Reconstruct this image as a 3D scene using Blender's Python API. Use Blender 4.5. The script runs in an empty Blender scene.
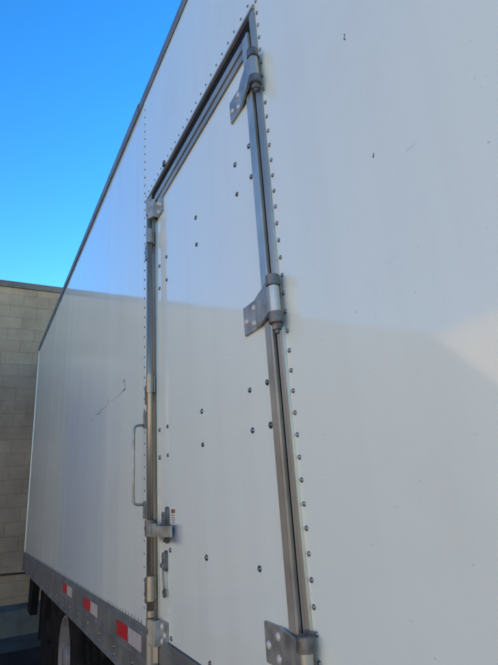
import bpy, bmesh, math, random
from mathutils import Vector, Matrix
random.seed(7)
S = bpy.context.scene
COL = S.collection
R = math.radians

# ---------------------------------------------------------------- camera
cam_d = bpy.data.cameras.new("camera"); cam = bpy.data.objects.new("camera", cam_d); COL.objects.link(cam)
cam_d.sensor_fit = 'HORIZONTAL'; cam_d.sensor_width = 36; cam_d.lens = 34.815
cam_d.clip_start = .02; cam_d.clip_end = 1200
right = Vector((-0.46690, -0.88184, -0.06610))
down = Vector((0.30581, -0.09087, -0.94775))
fwd = Vector((0.82975, -0.46271, 0.31210))
m = Matrix((( right.x, -down.x, -fwd.x, 0.0),
            ( right.y, -down.y, -fwd.y, 0.6),
            ( right.z, -down.z, -fwd.z, 1.63),
            (0, 0, 0, 1)))
cam.matrix_world = m
S.camera = cam

# ---------------------------------------------------------------- sky, sun, exposure
sun_vec = Vector((1.0, -1.5, 0.92)).normalized()          # towards the sun: behind trailer and block building
elev = math.asin(sun_vec.z)
w = bpy.data.worlds.new("World"); S.world = w; w.use_nodes = True
nt = w.node_tree; nt.nodes.clear()
wo = nt.nodes.new('ShaderNodeOutputWorld'); bg = nt.nodes.new('ShaderNodeBackground'); sk = nt.nodes.new('ShaderNodeTexSky')
sk.sky_type = 'NISHITA'; sk.sun_disc = False; sk.sun_elevation = elev
sk.sun_rotation = math.atan2(sun_vec.x, sun_vec.y)
sk.air_density = 1.0; sk.dust_density = 0.0; sk.ozone_density = 2.0; sk.altitude = 100
bg.inputs['Strength'].default_value = 0.053
hs = nt.nodes.new('ShaderNodeHueSaturation'); hs.inputs['Saturation'].default_value = 1.18; hs.inputs['Hue'].default_value = .496
gm = nt.nodes.new('ShaderNodeGamma'); gm.inputs['Gamma'].default_value = 1.4
nt.links.new(sk.outputs[0], gm.inputs['Color']); nt.links.new(gm.outputs[0], hs.inputs['Color']); nt.links.new(hs.outputs[0], bg.inputs[0]); nt.links.new(bg.outputs[0], wo.inputs[0])
sl = bpy.data.lights.new("sun", 'SUN'); sl.energy = 5.0; sl.angle = R(0.5); sl.color = (1, .95, .88)
so = bpy.data.objects.new("sun", sl); COL.objects.link(so)
so.rotation_euler = (-sun_vec).to_track_quat('-Z', 'Y').to_euler()
so.location = sun_vec * 40
S.view_settings.view_transform = 'Standard'; S.view_settings.look = 'None'
S.view_settings.gamma = 1; S.view_settings.use_curve_mapping = False
S.view_settings.exposure = 2.02

# ---------------------------------------------------------------- materials
def mat(name, col, rough=.5, metal=0., coat=0., noise=0., nscale=8., bump=0., bscale=60., stretch=(1, 1, 1), rn=0., spec=.5):
    M = bpy.data.materials.new(name); M.use_nodes = True
    t = M.node_tree; b = t.nodes['Principled BSDF']
    b.inputs['Base Color'].default_value = (*col, 1); b.inputs['Roughness'].default_value = rough
    b.inputs['Metallic'].default_value = metal; b.inputs['Coat Weight'].default_value = coat
    b.inputs['Specular IOR Level'].default_value = spec
    b.inputs['Coat Roughness'].default_value = .03
    tc = t.nodes.new('ShaderNodeTexCoord'); mp = t.nodes.new('ShaderNodeMapping')
    geo = t.nodes.new('ShaderNodeNewGeometry')
    t.links.new(geo.outputs['Position'], mp.inputs[0]); mp.inputs['Scale'].default_value = stretch
    if noise:
        n = t.nodes.new('ShaderNodeTexNoise'); n.inputs['Scale'].default_value = nscale; n.inputs['Detail'].default_value = 7
        t.links.new(mp.outputs[0], n.inputs[0])
        r = t.nodes.new('ShaderNodeValToRGB')
        r.color_ramp.elements[0].position = .32; r.color_ramp.elements[1].position = .68
        r.color_ramp.elements[0].color = (*[c * (1 - noise) for c in col], 1)
        r.color_ramp.elements[1].color = (*[min(1, c * (1 + noise)) for c in col], 1)
        t.links.new(n.outputs[0], r.inputs[0]); t.links.new(r.outputs[0], b.inputs['Base Color'])
        if rn:
            mr = t.nodes.new('ShaderNodeMapRange'); mr.inputs[3].default_value = max(0, rough - rn); mr.inputs[4].default_value = rough + rn
            t.links.new(n.outputs[0], mr.inputs[0]); t.links.new(mr.outputs[0], b.inputs['Roughness'])
    if bump:
        n2 = t.nodes.new('ShaderNodeTexNoise'); n2.inputs['Scale'].default_value = bscale; n2.inputs['Detail'].default_value = 5
        t.links.new(mp.outputs[0], n2.inputs[0])
        bp = t.nodes.new('ShaderNodeBump'); bp.inputs['Distance'].default_value = bump
        t.links.new(n2.outputs[0], bp.inputs['Height']); t.links.new(bp.outputs[0], b.inputs['Normal'])
    return M

def frp(name, blue_patch=False, ior=1.5):
    """glossy white fibreglass skin: grime streaks, fine speckle, slightly wavy gelcoat"""
    M = bpy.data.materials.new(name); M.use_nodes = True; t = M.node_tree; b = t.nodes['Principled BSDF']
    L = t.links.new
    def N(k, **kw):
        n = t.nodes.new(k)
        for a, v in kw.items(): setattr(n, a, v)
        return n
    geo = N('ShaderNodeNewGeometry')
    def noise(scale, stretch, detail=5, rough=.55):
        mp = N('ShaderNodeMapping'); mp.inputs['Scale'].default_value = stretch; L(geo.outputs['Position'], mp.inputs[0])
        n = N('ShaderNodeTexNoise'); n.inputs['Scale'].default_value = scale; n.inputs['Detail'].default_value = detail
        n.inputs['Roughness'].default_value = rough; L(mp.outputs[0], n.inputs[0]); return n.outputs[0]
    def rng(s, a, bb, c, d):
        r = N('ShaderNodeMapRange'); r.interpolation_type = 'SMOOTHSTEP'
        for i, v in enumerate((a, bb, c, d)): r.inputs[i + 1].default_value = v
        L(s, r.inputs[0]); return r.outputs[0]
    def mixc(f, c1, c2):
        x = N('ShaderNodeMix', data_type='RGBA'); L(f, x.inputs[0])
        for s, c in ((6, c1), (7, c2)):
            if isinstance(c, tuple): x.inputs[s].default_value = (*c, 1)
            else: L(c, x.inputs[s])
        return x.outputs[2]
    base = (.685, .785, .725)
    c = mixc(rng(noise(1.0, (9, 1, .5), 6), .45, .75, 0, .35), base, (.62, .69, .64))      # vertical run-off streaks
    c = mixc(rng(noise(2.2, (1, 1, 1), 8, .65), .5, .75, 0, .45), c, (.63, .67, .60))      # dusty patches
    c = mixc(rng(noise(90, (1, 1, 1), 3), .70, .76, 0, .5), c, (.33, .31, .27))             # specks
    c = mixc(rng(noise(14, (1, 1, 6), 4), .66, .74, 0, .25), c, (.45, .44, .41))            # scuffs
    if blue_patch:  # soft-edged blue-grey patch beside the latch, fading away from it
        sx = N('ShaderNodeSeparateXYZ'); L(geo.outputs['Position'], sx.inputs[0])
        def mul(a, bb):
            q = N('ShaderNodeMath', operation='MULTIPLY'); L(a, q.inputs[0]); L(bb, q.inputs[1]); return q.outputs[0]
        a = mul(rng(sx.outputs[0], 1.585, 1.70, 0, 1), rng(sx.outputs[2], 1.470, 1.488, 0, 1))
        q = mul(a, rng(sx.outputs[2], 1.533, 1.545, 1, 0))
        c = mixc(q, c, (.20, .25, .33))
    L(c, b.inputs['Base Color'])
    b.inputs['Roughness'].default_value = .42
    b.inputs['Coat Weight'].default_value = 1.0; b.inputs['Coat Roughness'].default_value = .07; b.inputs['Coat IOR'].default_value = ior
    b.inputs['Specular IOR Level'].default_value = .35
    bp = N('ShaderNodeBump'); bp.inputs['Distance'].default_value = .0030
    L(noise(1.0, (4, 0, .05), 1), bp.inputs['Height'])
    bp2 = N('ShaderNodeBump'); bp2.inputs['Distance'].default_value = .00025
    L(noise(70, (1, 1, 1), 3), bp2.inputs['Height']); L(bp.outputs[0], bp2.inputs['Normal'])
    L(bp.outputs[0], b.inputs['Coat Normal']); L(bp2.outputs[0], b.inputs['Normal'])
    return M

def block_mat(name, col, mortar, scale_x_axis='Y'):
    """painted concrete masonry, 0.406 x 0.203 m blocks"""
    M = bpy.data.materials.new(name); M.use_nodes = True; t = M.node_tree; b = t.nodes['Principled BSDF']; L = t.links.new
    geo = t.nodes.new('ShaderNodeNewGeometry'); sx = t.nodes.new('ShaderNodeSeparateXYZ'); cx = t.nodes.new('ShaderNodeCombineXYZ')
    L(geo.outputs['Position'], sx.inputs[0]); ad = t.nodes.new('ShaderNodeMath'); ad.operation = 'ADD'
    L(sx.outputs[0], ad.inputs[0]); L(sx.outputs[1], ad.inputs[1]); L(ad.outputs[0], cx.inputs[0]); L(sx.outputs[2], cx.inputs[1])
    br = t.nodes.new('ShaderNodeTexBrick'); L(cx.outputs[0], br.inputs[0])
    br.inputs['Scale'].default_value = 1; br.inputs['Brick Width'].default_value = .406; br.inputs['Row Height'].default_value = .203
    br.inputs['Mortar Size'].default_value = .007; br.inputs['Mortar Smooth'].default_value = .5
    br.inputs['Color1'].default_value = (*[c * .92 for c in col], 1); br.inputs['Color2'].default_value = (*[c * 1.06 for c in col], 1)
    br.inputs['Mortar'].default_value = (*mortar, 1)
    n = t.nodes.new('ShaderNodeTexNoise'); n.inputs['Scale'].default_value = 1.6; n.inputs['Detail'].default_value = 8; n.inputs['Roughness'].default_value = .7
    L(geo.outputs['Position'], n.inputs[0])
    r = t.nodes.new('ShaderNodeMapRange'); r.inputs[1].default_value = .3; r.inputs[2].default_value = .72; r.inputs[3].default_value = .70; r.inputs[4].default_value = 1.2
    L(n.outputs[0], r.inputs[0]); mx = t.nodes.new('ShaderNodeVectorMath'); mx.operation = 'SCALE'
    L(br.outputs[0], mx.inputs[0]); L(r.outputs[0], mx.inputs['Scale']); L(mx.outputs[0], b.inputs['Base Color'])
    b.inputs['Roughness'].default_value = .9; b.inputs['Specular IOR Level'].default_value = .2
    bp = t.nodes.new('ShaderNodeBump'); bp.inputs['Distance'].default_value = .004; bp.invert = True
    L(br.outputs['Fac'], bp.inputs['Height'])
    n3 = t.nodes.new('ShaderNodeTexNoise'); n3.inputs['Scale'].default_value = 45; L(geo.outputs['Position'], n3.inputs[0])
    b2 = t.nodes.new('ShaderNodeBump'); b2.inputs['Distance'].default_value = .004; L(n3.outputs[0], b2.inputs['Height']); L(bp.outputs[0], b2.inputs['Normal'])
    L(b2.outputs[0], b.inputs['Normal'])
    return M

M = {}
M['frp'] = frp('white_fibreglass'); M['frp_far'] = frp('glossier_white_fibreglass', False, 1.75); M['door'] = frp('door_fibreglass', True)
M['alu'] = mat('weathered_aluminium', (.38, .37, .315), .42, .65, noise=.22, nscale=5, stretch=(1, 1, .35), bump=.0006, bscale=160, rn=.12)
M['alu_light'] = mat('bright_aluminium', (.49, .48, .415), .38, .7, noise=.15, nscale=9, rn=.1)
M['rod'] = mat('galvanised_rod', (.31, .285, .235), .38, .75, noise=.22, nscale=7, stretch=(1, 1, .3), bump=.0003, bscale=120, rn=.1)
M['rail'] = mat('dull_grey_rail', (.145, .155, .145), .62, .35, noise=.3, nscale=7, bump=.0008, bscale=90, rn=.12)
M['roofrail'] = mat('roof_rail_grey', (.16, .175, .195), .5, .4, noise=.25, nscale=6)
M['steel'] = mat('dark_steel', (.17, .17, .165), .5, .75, noise=.35, nscale=40, bump=.0005, bscale=200)
M['leaf'] = mat('hinge_steel', (.33, .345, .32), .45, .55, noise=.3, nscale=25, bump=.0004, bscale=160, rn=.12)
M['rivet'] = mat('rivet_metal', (.24, .25, .26), .4, .75, noise=.3, nscale=60)
M['rivet_w'] = mat('painted_rivet', (.50, .505, .48), .5, .2, noise=.15, nscale=60)
M['bolt'] = mat('zinc_bolt', (.16, .17, .18), .35, .8, noise=.4, nscale=120)
M['seal'] = mat('black_rubber_seal', (.012, .012, .013), .9, spec=.15, noise=.3, nscale=30)
M['black'] = mat('chassis_black', (.008, .009, .010), .85, spec=.2, noise=.4, nscale=12)
M['rubber'] = mat('tyre_rubber', (.009, .009, .009), .9, spec=.2, noise=.4, nscale=20)
M['rim'] = mat('white_wheel_paint', (.16, .165, .168), .5, noise=.2, nscale=12)
M['red'] = mat('red_reflective_tape', (.42, .018, .022), .35, noise=.15, nscale=40)
M['silver'] = mat('silver_reflective_tape', (.42, .42, .40), .35, noise=.12, nscale=40)
M['scratch'] = mat('gouged_gelcoat', (.05, .05, .055), .8, noise=.4, nscale=120)
M['sealant'] = mat('old_sealant', (.44, .44, .42), .7, noise=.25, nscale=50)
M['sticker'] = mat('faded_sticker', (.62, .62, .58), .5, noise=.1, nscale=40)
M['sticker_red'] = mat('rust_red_print', (.27, .085, .05), .5, noise=.2, nscale=60)
M['ink'] = mat('black_print', (.06, .06, .06), .6)
M['block'] = block_mat('brown_grey_block', (.30, .232, .16), (.28, .217, .15))
M['stucco'] = mat('tan_stucco', (.44, .31, .19), .9, noise=.12, nscale=3, bump=.004, bscale=40)
M['coping'] = mat('dark_metal_coping', (.10, .088, .075), .6, .1, noise=.3, nscale=5)
M['added_bluedoor'] = mat('added_door_blue', (.006, .035, .15), .6, noise=.2, nscale=5)
def soft_edge_door():
    """added door, painted to fade at top and sides so its reflection looks soft"""
    Mt = mat('added_door_blue', (.006, .035, .15), .6); t = Mt.node_tree; L = t.links.new; b = t.nodes['Principled BSDF']
    g = t.nodes.new('ShaderNodeNewGeometry'); sx = t.nodes.new('ShaderNodeSeparateXYZ'); L(g.outputs['Position'], sx.inputs[0])
    def rg(k, a, b_, c, d):
        q = t.nodes.new('ShaderNodeMapRange'); q.interpolation_type = 'SMOOTHSTEP'
        for i_, v in enumerate((a, b_, c, d)): q.inputs[i_ + 1].default_value = v
        L(sx.outputs[k], q.inputs[0]); return q.outputs[0]
    def mul(a, b_):
        q = t.nodes.new('ShaderNodeMath'); q.operation = 'MULTIPLY'; L(a, q.inputs[0]); L(b_, q.inputs[1]); return q.outputs[0]
    f = mul(mul(rg(1, .50, .62, 0, 1), rg(1, 1.05, 1.6, 1, 0)), rg(2, 2.7, 4.15, 1, 0))
    x = t.nodes.new('ShaderNodeMix'); x.data_type = 'RGBA'; L(f, x.inputs[0])
    x.inputs[6].default_value = (.33, .26, .185, 1); x.inputs[7].default_value = (.004, .025, .12, 1)
    L(x.outputs[2], b.inputs['Base Color']); return Mt
M['added_bluedoor'] = soft_edge_door()
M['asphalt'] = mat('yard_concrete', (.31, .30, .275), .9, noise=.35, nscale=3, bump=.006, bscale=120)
M['asphalt_d'] = mat('dark_asphalt', (.02, .021, .023), .9, noise=.35, nscale=3, bump=.005, bscale=120, spec=.2)
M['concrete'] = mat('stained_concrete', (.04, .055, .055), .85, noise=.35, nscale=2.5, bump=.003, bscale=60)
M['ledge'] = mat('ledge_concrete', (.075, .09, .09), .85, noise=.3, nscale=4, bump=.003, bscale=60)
M['cable'] = mat('black_cable', (.01, .011, .013), .5)

# ---------------------------------------------------------------- helpers
WORLD = {}
def tag(o, label=None, cat=None, group=None, kind=None):
    if label: o['label'] = label
    if cat: o['category'] = cat
    if group: o['group'] = group
    if kind: o['kind'] = kind
    return o
def empty(name, loc):
    o = bpy.data.objects.new(name, None); COL.objects.link(o); o.location = loc; WORLD[o.name] = Vector(loc); o.empty_display_size = .2
    return o
def part(name, bm, material, parent=None, smooth=False, bevel=0., pivot=None):
    """bmesh in world coordinates -> one object whose origin is its own centre"""
    if bevel:
        bmesh.ops.bevel(bm, geom=[e for e in bm.edges if len(e.link_faces) == 2 and e.calc_face_angle(0) > .5], offset=bevel, segments=2, affect='EDGES', clamp_overlap=True)
    lo = Vector([min(v.co[i] for v in bm.verts) for i in range(3)]); hi = Vector([max(v.co[i] for v in bm.verts) for i in range(3)])
    c = Vector(pivot) if pivot is not None else (lo + hi) / 2
    bmesh.ops.translate(bm, verts=bm.verts, vec=-c)
    bmesh.ops.recalc_face_normals(bm, faces=bm.faces)
    me = bpy.data.meshes.new(name); bm.to_mesh(me); bm.free()
    mats = material if isinstance(material, (list, tuple)) else [material]
    for k in mats: me.materials.append(k)
    if smooth:
        for f in me.polygons: f.use_smooth = True
    o = bpy.data.objects.new(name, me); COL.objects.link(o)
    if parent is not None:
        o.parent = parent; o.location = c - WORLD[parent.name]
    else: o.location = c
    WORLD[o.name] = c
    return o
def dup(o, delta_to, parent=None):
    c = o.copy(); COL.objects.link(c); p = parent or o.parent
    c.parent = p; c.location = Vector(delta_to) - WORLD[p.name]; WORLD[c.name] = Vector(delta_to)
    return c
def box(bm, x0, x1, y0, y1, z0, z1, sl0=0, sl1=0, mi=0):
    """sl0/sl1: extra height at x1 of bottom / top edge"""
    vs = [bm.verts.new(p) for p in ((x0, y0, z0), (x1, y0, z0 + sl0), (x1, y1, z0 + sl0), (x0, y1, z0), (x0, y0, z1), (x1, y0, z1 + sl1), (x1, y1, z1 + sl1), (x0, y1, z1))]
    for q in ((0, 3, 2, 1), (4, 5, 6, 7), (0, 1, 5, 4), (1, 2, 6, 5), (2, 3, 7, 6), (3, 0, 4, 7)):
        bm.faces.new([vs[i] for i in q]).material_index = mi
    return bm
def prism(bm, pts, axis, a, b, mi=0):
    """2D outline swept along an axis ('X','Y' or 'Z') from a to b"""
    def P(p, t): return {'X': (t, p[0], p[1]), 'Y': (p[0], t, p[1]), 'Z': (p[0], p[1], t)}[axis]
    A = [bm.verts.new(P(p, a)) for p in pts]; B = [bm.verts.new(P(p, b)) for p in pts]
    bm.faces.new(A).material_index = mi; bm.faces.new(B[::-1]).material_index = mi
    for i in range(len(pts)):
        j = (i + 1) % len(pts); bm.faces.new((A[i], B[i], B[j], A[j])).material_index = mi
    return bm
def cyl(bm, c, r, h, axis='Z', n=24, r2=None, mi=0):
    rot = {'Z': Matrix(), 'Y': Matrix.Rotation(R(-90), 4, 'X'), 'X': Matrix.Rotation(R(90), 4, 'Y')}[axis]
    g = bmesh.ops.create_cone(bm, cap_ends=True, segments=n, radius1=r, radius2=r if r2 is None else r2, depth=h, matrix=Matrix.Translation(c) @ rot)
    for v in g['verts']:
        for f in v.link_faces: f.material_index = mi
    return bm
def dome(bm, c, r, h, n=12, rings=3):
    """shallow rivet head facing +Y"""
    prev = None
    for k in range(rings + 1):
        a = k / rings * math.pi / 2; rr = r * math.cos(a); y = h * math.sin(a)
        if k == rings: ring = [bm.verts.new((c[0], c[1] + h, c[2]))]
        else: ring = [bm.verts.new((c[0] + rr * math.cos(t * 2 * math.pi / n), c[1] + y, c[2] + rr * math.sin(t * 2 * math.pi / n))) for t in range(n)]
        if prev:
            for i in range(n):
                j = (i + 1) % n
                if len(ring) == 1: bm.faces.new((prev[i], prev[j], ring[0]))
                else: bm.faces.new((prev[i], prev[j], ring[j], ring[i]))
        prev = ring
    return bm
def tube(bm, pts, r, n=10, mi=0):
    pts = [Vector(p) for p in pts]; prev = None
    up = Vector((0, 1, 0))
    for i, p in enumerate(pts):
        d = (pts[min(i + 1, len(pts) - 1)] - pts[max(i - 1, 0)]).normalized()
        u = d.cross(Vector((.577, .577, .5))).normalized() if prev is None else (lastu - d * lastu.dot(d)).normalized()
        lastu = u; v = d.cross(u)
        ring = [bm.verts.new(p + u * r * math.cos(t * 2 * math.pi / n) + v * r * math.sin(t * 2 * math.pi / n)) for t in range(n)]
        if prev:
            for k in range(n):
                j = (k + 1) % n; bm.faces.new((prev[k], prev[j], ring[j], ring[k])).material_index = mi
        else: bm.faces.new(ring[::-1]).material_index = mi
        prev = ring
    bm.faces.new(prev).material_index = mi
    return bm
def lathe(bm, prof, c, n=40, mi=0):
    """profile of (y, radius) about the Y axis through c"""
    prev = None
    for y, r in prof:
        ring = [bm.verts.new((c[0] + r * math.cos(t * 2 * math.pi / n), c[1] + y, c[2] + r * math.sin(t * 2 * math.pi / n))) for t in range(n)]
        if prev:
            for k in range(n):
                j = (k + 1) % n; bm.faces.new((prev[k], prev[j], ring[j], ring[k])).material_index = mi
        prev = ring
    return bm
B = bmesh.new

# ---------------------------------------------------------------- ground
tag(part('ground', box(B(), -400, 400, -400, 400, -.3, 0), M['asphalt']), kind='structure')
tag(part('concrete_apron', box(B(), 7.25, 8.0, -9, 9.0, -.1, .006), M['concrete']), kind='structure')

tag(part('asphalt_lane', box(B(), 1.5, 7.246, -9, 2.2, -.1, .004), M['asphalt_d']), kind='structure')  # darker strip of ground under the trailer, up to the apron

# ---------------------------------------------------------------- block building at the trailer's far end
BX = 8.5; BT = 5.27
bl = empty('block_building', (BX + 5, 0, 0))
tag(bl, 'brown grey concrete block building with dark metal roof edge beyond the end of the trailer', 'building')
part('wall', box(B(), BX, BX + 10, -14, 22, -.1, BT), M['block'], bl)
part('roof_edge', box(B(), BX - .035, BX + 10.03, -14.03, 22.03, BT - .07, BT + .035), M['coping'], bl)
bm = B()
box(bm, BX - .03, BX - .002, .53, 1.62, .006, 4.06)
for k in range(26):                                     # slats of the added door
    box(bm, BX - .045, BX - .03, .56, 1.59, .03 + k * .153, .03 + k * .153 + .12)
part('added_blue_door', bm, M['added_bluedoor'], bl)  # door added out of view to mirror a blue band into the far panel
bm = B(); tube(bm, [(BX - .02, y, .715 + .02 * math.sin(y * 2.1)) for y in [-3 + .15 * i for i in range(23)]], .013)
part('cable', bm, M['cable'], bl, True)
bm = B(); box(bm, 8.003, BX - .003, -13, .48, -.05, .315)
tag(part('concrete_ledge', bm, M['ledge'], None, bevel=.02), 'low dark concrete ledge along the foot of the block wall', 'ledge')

# building across the yard: the wall that the gelcoat mirrors at the right edge of the picture
ob = empty('stucco_building', (0, 13, 0))
tag(ob, 'sunlit tan building across the yard, mirrored as a pale wedge in the trailer side', 'building')
part('wall', box(B(), -16, BX - .01, 9.1, 18, -.1, 4.90), M['stucco'], ob)
part('roof_edge', box(B(), -16.03, BX - .045, 9.06, 18.03, 4.903, 5.03), M['stucco'], ob)

# ---------------------------------------------------------------- the trailer
TR = empty('box_trailer', (2.0, -1.25, 0))
tag(TR, 'white box trailer with riveted side door and red and white tape along its bottom rail', 'trailer')
XE = 7.66            # far end
XN = -4.6            # near end
XS = 2.05            # panel seam
def zt(x): return 3.712 + .033 * (x - 1.5) if x > 1.5 else 3.712
def zr(x): return -.021 * (x - 2.1) if x > 2.1 else 0.0     # the rail sags a little towards the end
RZ = 1.165           # top of bottom rail
# side panels; the near one has the door opening cut out of it
DX0, DX1, DZ0, DZ1 = .928, 1.926, 1.15, 3.006
bm = B()
vs = [(XS, RZ - .04), (XE, RZ + zr(XE) - .04), (XE, zt(XE) - .02), (XS, zt(XS) - .02)]
prism(bm, vs, 'Y', -.03, 0)
part('side_panel', bm, M['frp_far'], TR)
bm = B()
box(bm, XN, DX0, -.03, .0015, RZ - .04, zt(0) - .02)
box(bm, DX0, 1.5, -.03, .0015, DZ1, zt(0) - .02)
box(bm, 1.5, DX1, -.03, .0015, DZ1, zt(0) - .02, 0, zt(DX1) - zt(1.5))
box(bm, DX1, XS + .02, -.03, .0015, RZ - .04, zt(DX1) - .02, 0, zt(XS + .02) - zt(DX1))
bmesh.ops.remove_doubles(bm, verts=bm.verts, dist=1e-5)
part('side_panel', bm, M['frp'], TR)
# box body behind the skins
bm = B()
prism(bm, [(XN, .95), (XE - .001, .93), (XE - .001, zt(XE) - .03), (1.5, 3.68), (XN, 3.68)], 'Y', -2.55, -.06)
part('body', bm, M['frp'], TR)
# far corner post
bm = B()
prism(bm, [(XE - .035, RZ + zr(XE) - .02), (XE + .02, RZ + zr(XE) - .02), (XE + .02, zt(XE) + .01), (XE - .035, zt(XE) + .01)], 'Y', -.05, .006)
part('corner_post', bm, M['alu_light'], TR, bevel=.002)
# roof rail in two lengths, the joint shows as a small step
def rail_run(x0, x1, dz, y1):
    bm = B()
    P = [(-.08, .0), (y1, .0), (y1 + .004, .008), (y1 + .004, .048 + dz), (y1 - .004, .056 + dz), (-.08, .062 + dz)]
    n = 2
    A = [bm.verts.new((x0, p[0], zt(x0) - .055 + p[1])) for p in P]; C = [bm.verts.new((x1, p[0], zt(x1) - .055 + p[1])) for p in P]
    bm.faces.new(A); bm.faces.new(C[::-1])
    for i in range(len(P)):
        j = (i + 1) % len(P); bm.faces.new((A[i], C[i], C[j], A[j]))
    return bm
part('roof_rail', rail_run(2.145, XE + .01, .007, .010), M['roofrail'], TR)
part('roof_rail', rail_run(1.5, 2.14, 0, .007), M['roofrail'], TR)
part('roof_rail', rail_run(XN, 1.499, 0, .007), M['roofrail'], TR)

# bottom rail extrusion with a top lip, a groove and a lower lip
def brail(x0, x1):
    bm = B(); zA, zB = zr(x0), zr(x1)
    P = [(-.06, RZ + .006), (.004, RZ + .006), (.008, RZ), (.008, RZ - .014), (.013, RZ - .020), (.013, RZ - .098), (.018, RZ - .104), (.018, RZ - .112), (.012, RZ - .118), (.012, .985), (.020, .978), (.020, .968), (-.06, .968)]
    A = [bm.verts.new((x0, p[0], p[1] + zA)) for p in P]; C = [bm.verts.new((x1, p[0], p[1] + zB)) for p in P]
    bm.faces.new(A); bm.faces.new(C[::-1])
    for i in range(len(P)):
        j = (i + 1) % len(P); bm.faces.new((A[i], C[i], C[j], A[j]))
    return bm
br = part('bottom_rail', brail(2.1, XE + .015), M['rail'], TR)
br2 = part('bottom_rail', brail(XN, 2.0995), M['rail'], TR)
# tape: red then white, repeated down the rail
def tape(x0, x1, mm, par):
    bm = B(); box(bm, x0, x1, .0131, .0139, 1.083 + zr(x0), 1.139 + zr(x0), zr(x1) - zr(x0), zr(x1) - zr(x0))
    return part('tape', bm, mm, par)
for (x0, x1) in ((2.05, 2.24), (2.85, 3.03), (3.65, 3.845)): 
    tape(x0, x1, M['silver'], br if x0 > 2.1 else br2)
for (x0, x1) in ((2.241, 2.43), (3.031, 3.235), (3.846, 4.05)):
    tape(x0, x1, M['red'], br)
for x0 in (1.1, .1):
    tape(x0, x0 + .18, M['silver'], br2); tape(x0 + .181, x0 + .38, M['red'], br2)
# rail bolts in pairs
rb0 = None
for i in range(17):
    x = 1.87 + .305 * i
    for dz in (1.024, .995):
        par = br if x > 2.1 else br2
        if rb0 is None:
            rb0 = part('bolt', dome(B(), (x, .012, dz), .008, .006, 10, 2), M['bolt'], par, True)
        else: dup(rb0, (x, .015, dz + zr(x)), par)
bm = B()
for i in range(116):
    x = 2.09 + .048 * i
    if x < XE - .05: dome(bm, (x, .0, RZ + .014 + zr(x)), .0065, .003, 8, 2)
tag(part('rivet_row', bm, M['rivet'], TR, True), kind='stuff')

# door frame -------------------------------------------------------
JZ0, JZ1 = 1.115, 3.046
jr = part('door_jamb', prism(B(), [(.899, .0016), (.902, .008), (.912, .009), (.927, .0075), (.929, .0016)], 'Z', RZ + .008, 3.0045), M['alu'], TR)
jl = part('door_jamb', prism(B(), [(2.012, .0016), (2.008, .006), (1.965, .007), (1.925, .009), (1.925, .0016)], 'Z', RZ + .008, 3.0045), M['alu'], TR)
hd = part('door_header', prism(B(), [(.0016, 3.027), (.006, 3.025), (.011, 3.018), (.011, 3.008), (.0016, 3.005)], 'X', .899, 2.012), M['alu'], TR)
part('door_sill', prism(B(), [(.0085, RZ + .0065), (.0105, RZ + .004), (.0105, RZ - .012), (.0085, RZ - .014)], 'X', .93, 1.84), M['rail'], TR)
# door leaf
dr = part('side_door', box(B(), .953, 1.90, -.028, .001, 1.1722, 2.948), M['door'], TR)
seal = B()
box(seal, .9295, .953, -.03, .003, 1.173, 3.0045); box(seal, 1.90, 1.9245, -.03, .004, 1.173, 3.0045)
box(seal, .9535, 1.8995, -.03, .003, 2.9495, 3.0045)
part('door_seal', seal, M['seal'], dr)
part('edge_trim', prism(B(), [(.9365, .0045), (.9365, .0125), (.944, .0135), (.950, .012), (.972, .012), (.975, .0105), (.975, .0012), (.9535, .0012), (.9535, .0045)], 'Z', 1.179, 2.9505), M['alu_light'], dr)
part('edge_trim', prism(B(), [(1.915, .0105), (1.915, .016), (1.903, .016), (1.90, .011), (1.882, .011), (1.879, .0075), (1.860, .0075), (1.858, .0012), (1.8995, .0012), (1.8995, .0105)], 'Z', 1.179, 2.9505), M['alu'], dr)
part('edge_trim', prism(B(), [(.0012, 2.889), (.008, 2.891), (.008, 2.914), (.004, 2.916), (.004, 2.9195), (.0115, 2.922), (.0125, 2.948), (.0012, 2.950)], 'X', .9755, 1.857), M['alu'], dr)

# rivets -----------------------------------------------------------
rv = None
def rivet(x, z, par, y=.0015, sc=.78):
    global rv
    if rv is None: rv = part('rivet', dome(B(), (x, y, z), .0072, .0052), M['rivet'], par, True)
    else:
        o = dup(rv, (x + random.uniform(-.0006, .0006), y + .0026, z + random.uniform(-.0008, .0008)), par)
        o.rotation_euler = (random.uniform(-.12, .12), random.uniform(0, 6), random.uniform(-.12, .12))
        o.scale = (sc, sc * .9, sc)
for i in range(41): rivet(.888, 1.134 + .0476 * i + .035, jr, .0015)
for i in range(24): rivet(.935 + .0476 * i, 3.060, hd, .0015, .62)
for i in range(35): rivet(2.048, 3.612 - .0476 * i, jl if 3.612 - .0476 * i < 3.04 else TR, .0015, .72)
bm = B()
for i in range(35, 51): dome(bm, (2.048, .0015, 3.612 - .0476 * i), .0052, .0034, 10, 2)
tag(part('rivet_row', bm, M['rivet'], jl, True), kind='stuff')

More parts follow.
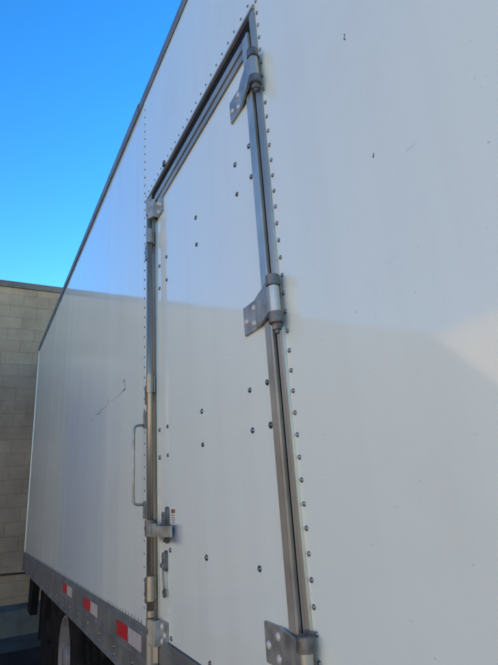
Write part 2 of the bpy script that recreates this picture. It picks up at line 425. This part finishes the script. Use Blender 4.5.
# door bolts -------------------------------------------------------
bolt0 = None
for x, z in ((.996, 2.58), (1.087, 2.58), (.996, 2.475), (1.087, 2.475), (1.408, 2.58), (1.408, 2.471), (1.733, 2.58), (1.825, 2.58), (1.735, 2.475), (1.827, 2.475),
             (.998, 1.88), (.998, 1.776), (1.089, 1.88), (1.089, 1.776), (1.415, 1.88), (1.415, 1.776), (1.747, 1.88), (1.842, 1.88), (1.748, 1.775), (1.842, 1.775),
             (1.10, 1.455), (1.418, 1.455), (1.736, 1.455), (1.10, 1.19), (1.42, 1.19), (1.739, 1.188)):
    if bolt0 is None:
        bm = B(); cyl(bm, (x, .002, z), .0082, .002, 'Y', 16); dome(bm, (x, .003, z), .0062, .0042, 12, 3)
        bolt0 = part('bolt', bm, M['bolt'], dr, True, pivot=(x, .003, z))
    else:
        o = dup(bolt0, (x, .003, z)); s = random.uniform(.85, 1.1); o.scale = (s, 1, s)
        o.rotation_euler = (random.uniform(-.1, .1), random.uniform(0, 6), random.uniform(-.1, .1))

# hinges on the near jamb -----------------------------------------
def hinge_parts(z0):
    h = empty('hinge', (.93, .0, z0)); h.parent = TR; h.location = Vector((.93, .0, z0)) - WORLD[TR.name]
    bm = B(); X, Y = .893, .027                       # barrel axis
    # strap: flat on the door, then cranked out to the barrel
    prof = [(1.086, .0015), (1.086, .0075), (1.022, .0075), (.980, .0195), (.945, .027), (.905, Y + .0130), (X, Y + .0130), (X, Y + .004), (.92, Y - .002), (.947, .019), (.980, .0125), (1.02, .0015)]
    prism(bm, prof, 'Z', z0, z0 + .080)
    part('leaf', bm, M['leaf'], h, bevel=.0012)
    bm = B(); cyl(bm, (X, Y, z0 + .030), .0138, .066, n=28)
    part('barrel', bm, M['alu_light'], h, False, bevel=.001)
    for za, zb in ((z0 + .0635, z0 + .091), (z0 - .031, z0 - .0035)):
        bm = B(); cyl(bm, (X, Y, (za + zb) / 2), .0175, zb - za, n=28)
        box(bm, .885, .912, .0115, Y - .002, za + .002, zb - .002)
        part('knuckle', bm, M['steel'], h, bevel=.0015)
    bm = B(); cyl(bm, (X, Y, z0 - .037), .0115, .018, n=6); cyl(bm, (X, Y, z0 - .05), .006, .010, n=12)
    part('nut', bm, M['steel'], h, bevel=.0008)
    box_bm = B(); prism(box_bm, [(.889, .0095), (.889, .019), (.909, .019), (.909, .0095)], 'Z', z0 - .035, z0 + .095)
    part('back_plate', box_bm, M['steel'], h)
    for x, z in ((1.070, z0 + .036), (1.027, z0 + .060), (1.030, z0 + .018)):
        bm = B(); dome(bm, (x, .0076, z), .0092, .005, 16, 3)
        part('rivet', bm, M['rivet_w'], h, True)
    return h
for z0 in (1.270, 2.026, 2.731): hinge_parts(z0)

# lock rod on the far jamb ----------------------------------------
RX, RY = 1.866, .033
lr = part('lock_rod', cyl(B(), (RX, RY, 2.035), .0118, 1.69, n=28), M['rod'], TR, True)
def guide(z0, z1):
    bm = B()
    cyl(bm, (RX, RY, (z0 + z1) / 2), .0155, z1 - z0, n=28)
    box(bm, RX + .004, RX + .034, .0095, RY + .004, z0 + .004, z1 - .004)
    box(bm, RX + .030, RX + .122, .0092, .019, z0 - .025, z1 - .02)
    for zz in (z0 - .008, z1 - .036): dome(bm, (RX + .104, .019, zz), .006, .004, 10, 2)
    return part('rod_guide', bm, M['rod'], TR, bevel=.0012)
guide(2.705, 2.775); guide(2.03, 2.105); guide(1.285, 1.365)
# cams / keepers at both rod ends
def keeper(z0, z1, zl0, zl1):
    k = empty('keeper', (1.85, .0, z0)); k.parent = TR; k.location = Vector((1.85, .0, z0)) - WORLD[TR.name]
    bm = B()
    cyl(bm, (RX, RY, (z0 + z1) / 2), .0165, z1 - z0, n=28)
    prism(bm, [(RX + .05, .0165), (RX + .05, .022), (RX + .02, RY), (RX, RY + .008), (RX - .02, .030), (RX - .03, .0165)], 'Z', z0 + .004, z1 - .004)
    part('cam', bm, M['alu'], k, bevel=.0015)
    prof = [(RX - .01, RY + .012), (RX - .04, .030), (1.826, .0085), (1.765, .0085), (1.765, .0022), (1.83, .0022), (RX - .036, .022), (RX - .01, .026)]
    bm = B()
    prism(bm, prof, 'Z', zl0, zl1)
    part('leaf', bm, M['leaf'], k, bevel=.001)
    zm = (zl0 + zl1) / 2
    for x, z in ((1.783, zm), (1.812, zl0 + .017), (1.812, zl1 - .017)):
        part('rivet', dome(B(), (x, .009, z), .0105, .006, 14, 3), M['rivet_w'], k, True)
    return k
keeper(2.845, 2.925, 2.822, 2.900)
keeper(1.085, 1.185, 1.150, 1.228)
bm = B(); cyl(bm, (RX, RY, 1.215), .0155, .03, n=24); cyl(bm, (RX, RY, 1.245), .0135, .02, n=24)
part('rod_collar', bm, M['rod'], TR, bevel=.001)
bm = B(); prism(bm, [(RX - .035, 1.10), (RX + .01, 1.10), (RX - .012, 1.035)], 'Y', .0225, .034)
part('cam_tip', bm, M['alu'], TR, bevel=.001)

# handle and hasp -------------------------------------------------
ha = empty('handle_latch', (1.84, 0, 1.5)); ha.parent = TR; ha.location = Vector((1.84, 0, 1.5)) - WORLD[TR.name]
bm = B(); cyl(bm, (RX, RY, 1.525), .0205, .056, n=24)
part('collar', bm, M['steel'], ha, bevel=.0015)
bm = B(); prism(bm, [(RX + .006, RY + .018), (RX - .05, .056), (RX - .085, .050), (RX - .085, .036), (RX - .045, .040), (RX - .006, RY + .002)], 'Z', 1.505, 1.543)
part('lever', bm, M['leaf'], ha, bevel=.0015)
bm = B(); prism(bm, [(RX - .060, .0555), (RX - .14, .030), (RX - .178, .0175), (RX - .178, .0105), (RX - .14, .020), (RX - .060, .0465)], 'Z', 1.500, 1.535)
part('hasp', bm, M['leaf'], ha, bevel=.0012)
bm = B()
prism(bm, [(1.762, 1.490), (1.762, 1.560), (1.758, 1.592), (1.750, 1.598), (1.742, 1.588), (1.738, 1.555), (1.741, 1.490), (1.748, 1.476), (1.756, 1.476)], 'Y', .0025, .013)
box(bm, 1.744, 1.758, .013, .026, 1.540, 1.580)
cyl(bm, (1.750, .017, 1.486), .006, .010, 'Y', 12)
part('catch', bm, M['steel'], ha, bevel=.0015)
st = B(); box(st, 1.682, 1.722, .0012, .0018, 1.540, 1.588)
stk = part('sticker', st, M['sticker'], dr)
st = B(); box(st, 1.682, 1.722, .0019, .0024, 1.575, 1.588)
stk2 = part('sticker', st, M['sticker_red'], dr); stk2['label'] = 'rust red band across the top of the faded sticker'
st = B()
for k in range(4):
    x = 1.719
    while x > 1.688:
        l = random.uniform(.003, .009); box(st, max(x - l, 1.684), x, .0019, .0023, 1.5665 - k * .0075, 1.5690 - k * .0075); x -= l + .0022
part('print', st, M['ink'], stk)

# hold-back hook hanging below the hasp
hk = empty('door_hook', (1.775, 0, 1.38)); hk.parent = TR; hk.location = Vector((1.775, 0, 1.38)) - WORLD[TR.name]
bm = B(); box(bm, 1.764, 1.786, .0022, .007, 1.385, 1.452); box(bm, 1.768, 1.782, .007, .018, 1.392, 1.446)
cyl(bm, (1.775, .014, 1.405), .010, .02, 'X', 14); dome(bm, (1.775, .018, 1.435), .005, .004, 10, 2)
part('bracket', bm, M['steel'], hk, bevel=.001)
bm = B(); tube(bm, [(1.775, .016, 1.395), (1.776, .016, 1.37), (1.774, .014, 1.345), (1.775, .012, 1.330)], .0042)
part('arm', bm, M['leaf'], hk, True)
bm = B(); tube(bm, [(1.775 + .011 * math.cos(a), .012, 1.318 + .011 * math.sin(a)) for a in [i * math.pi / 7 for i in range(14)]] + [(1.786, .012, 1.3182)], .0038)
part('ring', bm, M['steel'], hk, True)

# grab handle beyond the jamb -------------------------------------
gh = empty('grab_handle', (2.1, .0, 1.58)); gh.parent = TR; gh.location = Vector((2.1, .0, 1.58)) - WORLD[TR.name]
GX = 2.032; pts = [(GX, .006, 1.925), (GX, .028, 1.925)]
for a in (70, 45, 20): pts.append((GX, .034 + .018 * math.cos(R(a)), 1.906 + .018 * math.sin(R(a))))
pts += [(GX, .053, 1.89), (GX, .053, 1.77), (GX, .053, 1.65)]
for a in (-20, -45, -70): pts.append((GX, .034 + .018 * math.cos(R(a)), 1.626 + .018 * math.sin(R(a))))
pts += [(GX, .028, 1.607), (GX, .006, 1.607)]
part('bar', tube(B(), pts, .0056, 12), M['leaf'], gh, True)
for z0, z1 in ((1.912, 1.985), (1.552, 1.620)):
    bm = B(); box(bm, GX - .012, GX + .009, .0075, .0105, z0, z1)
    dome(bm, (GX - .001, .0105, z1 - .015 if z0 > 1.8 else z0 + .015), .006, .004, 10, 2)
    part('foot', bm, M['leaf'], gh, bevel=.001)

# small fitting on the header
bm = B(); box(bm, 1.70, 1.72, .0115, .020, 3.012, 3.034); box(bm, 1.72, 1.728, .0115, .016, 3.018, 3.040)
part('header_clip', bm, M['steel'], TR, bevel=.002)

# scratches gouged in the panels ----------------------------------
def scratch(pts, wd, y=.0004, mt='scratch'):
    bm = B()
    for (x0, z0, x1, z1, a, b_) in pts:
        a *= .65; b_ *= .65
        d = Vector((x1 - x0, z1 - z0)); nrm = Vector((-d.y, d.x)).normalized()
        prism(bm, [(x0 + nrm.x * a, z0 + nrm.y * a), (x1 + nrm.x * b_, z1 + nrm.y * b_), (x1 - nrm.x * b_, z1 - nrm.y * b_), (x0 - nrm.x * a, z0 - nrm.y * a)], 'Y', y - .0006, y)
    part('scratch', bm, M[mt], TR)
scratch([(2.412, 2.212, 2.402, 2.178, .006, .002), (2.46, 2.203, 2.412, 2.212, .0006, .005), (2.402, 2.178, 2.396, 2.158, .0015, .006), (2.396, 2.160, 2.47, 2.158, .006, .0016)], 0)
scratch([(2.47, 2.158, 2.60, 2.152, .0016, .0008), (2.64, 2.152, 2.74, 2.160, .0012, .0006), (2.82, 2.150, 2.93, 2.146, .0010, .0016)], 0)
scratch([(2.774, 2.196, 2.777, 2.172, .001, .004), (2.777, 2.172, 2.783, 2.150, .007, .002)], 0)
scratch([(2.95, 2.158, 3.04, 2.140, .003, .005), (3.04, 2.140, 3.14, 2.152, .004, .001), (3.22, 2.142, 3.30, 2.136, .001, .0025)], 0)
scratch([(.566, 2.545, .563, 2.539, .0006, .0015), (.563, 2.539, .568, 2.533, .0015, .0008), (.568, 2.533, .564, 2.527, .0012, .0022)], 0, .0021)
scratch([(.541, 2.220, .545, 2.212, .0008, .0022)], 0, .0021)
scratch([(.52, 1.19, .521, 1.175, .0008, .0012)], 0, .0021)
scratch([(3.9, 1.22, 3.92, 1.20, .004, .003), (4.6, 1.46, 4.62, 1.44, .006, .004)], 0)
# raised scab of sealant along the seam
bm = B(); prism(bm, [(XS + .0201, .0002), (XS + .0201, .0012), (XS + .027, .0002)], 'Z', RZ + .02, zt(XS) - .06)
part('seam_bead', bm, M['sealant'], TR)

# chassis, wheels, rear guard -------------------------------------
bm = B()
for y in (-.62, -2.0): box(bm, XN + .3, XE - .05, y - .05, y + .05, .72, .968 + zr(XE) - .03)
for i in range(22): box(bm, XN + .4 + i * .55, XN + .47 + i * .55, -2.5, -.05, .86, .925)
box(bm, 3.4, 6.1, -1.95, -.67, .56, .74)
part('chassis', bm, M['black'], TR)
def wheel(x, y, side=1, rm='rim'):
    wl = empty('wheel', (x, y, .51)); wl.parent = TR; wl.location = Vector((x, y, .51)) - WORLD[TR.name]
    c = (x, y, .51)
    prof = [(-.11, .30), (-.135, .34), (-.140, .42), (-.125, .485), (-.10, .508), (.10, .508), (.125, .485), (.140, .42), (.135, .34), (.11, .30)]
    if side < 0: prof = [(-a, b_) for a, b_ in prof]
    bm = B(); lathe(bm, prof, c, 48)
    for k in range(4):
        lathe(bm, [(-.07 + k * .046 - .004, .5085), (-.07 + k * .046, .5115), (-.07 + k * .046 + .03, .5115), (-.07 + k * .046 + .034, .5085)], c, 48)
    part('tyre', bm, M['rubber'], wl, True)
    r_ = [(.118, .300), (.128, .292), (.122, .280), (.06, .272), (.045, .255), (.06, .19), (.03, .17), (.03, .115), (.11, .10), (.13, .085), (.135, .0)]
    bm = B(); lathe(bm, [(a * side, b_) for a, b_ in r_], c, 48)
    for k in range(10):
        a = k * math.pi / 5; cyl(bm, (x + .142 * math.cos(a), y + side * .045, .51 + .142 * math.sin(a)), .016, .04, 'Y', 6)
    part('rim', bm, M['rim' if x < 5 else 'black'], wl, True)
for x in (4.42, 5.46):
    wheel(x, -.20); wheel(x, -.52)
    wheel(x, -2.40, -1); wheel(x, -2.08, -1)
    bm = B(); cyl(bm, (x, -1.3, .51), .07, 2.2, 'Y', 16); part('axle', bm, M['black'], TR)
for y in (-.12, -2.43):
    bm = B(); box(bm, 6.12, 6.135, y - .5 if y > -1 else y - .05, y + .05 if y > -1 else y + .5, .32, .93); part('mud_flap', bm, M['rubber'], TR)
# rear impact guard: raked legs and a bar
for y in (-.13, -2.2):
    bm = B(); prism(bm, [(7.02, .905), (7.50, .895), (7.60, .36), (7.22, .36)], 'Y', y - .03, y + .05)
    part('guard_leg', bm, M['black'], TR)
part('guard_bar', box(B(), 7.20, 7.30, -2.05, -.23, .37, .46), M['black'], TR, bevel=.01)
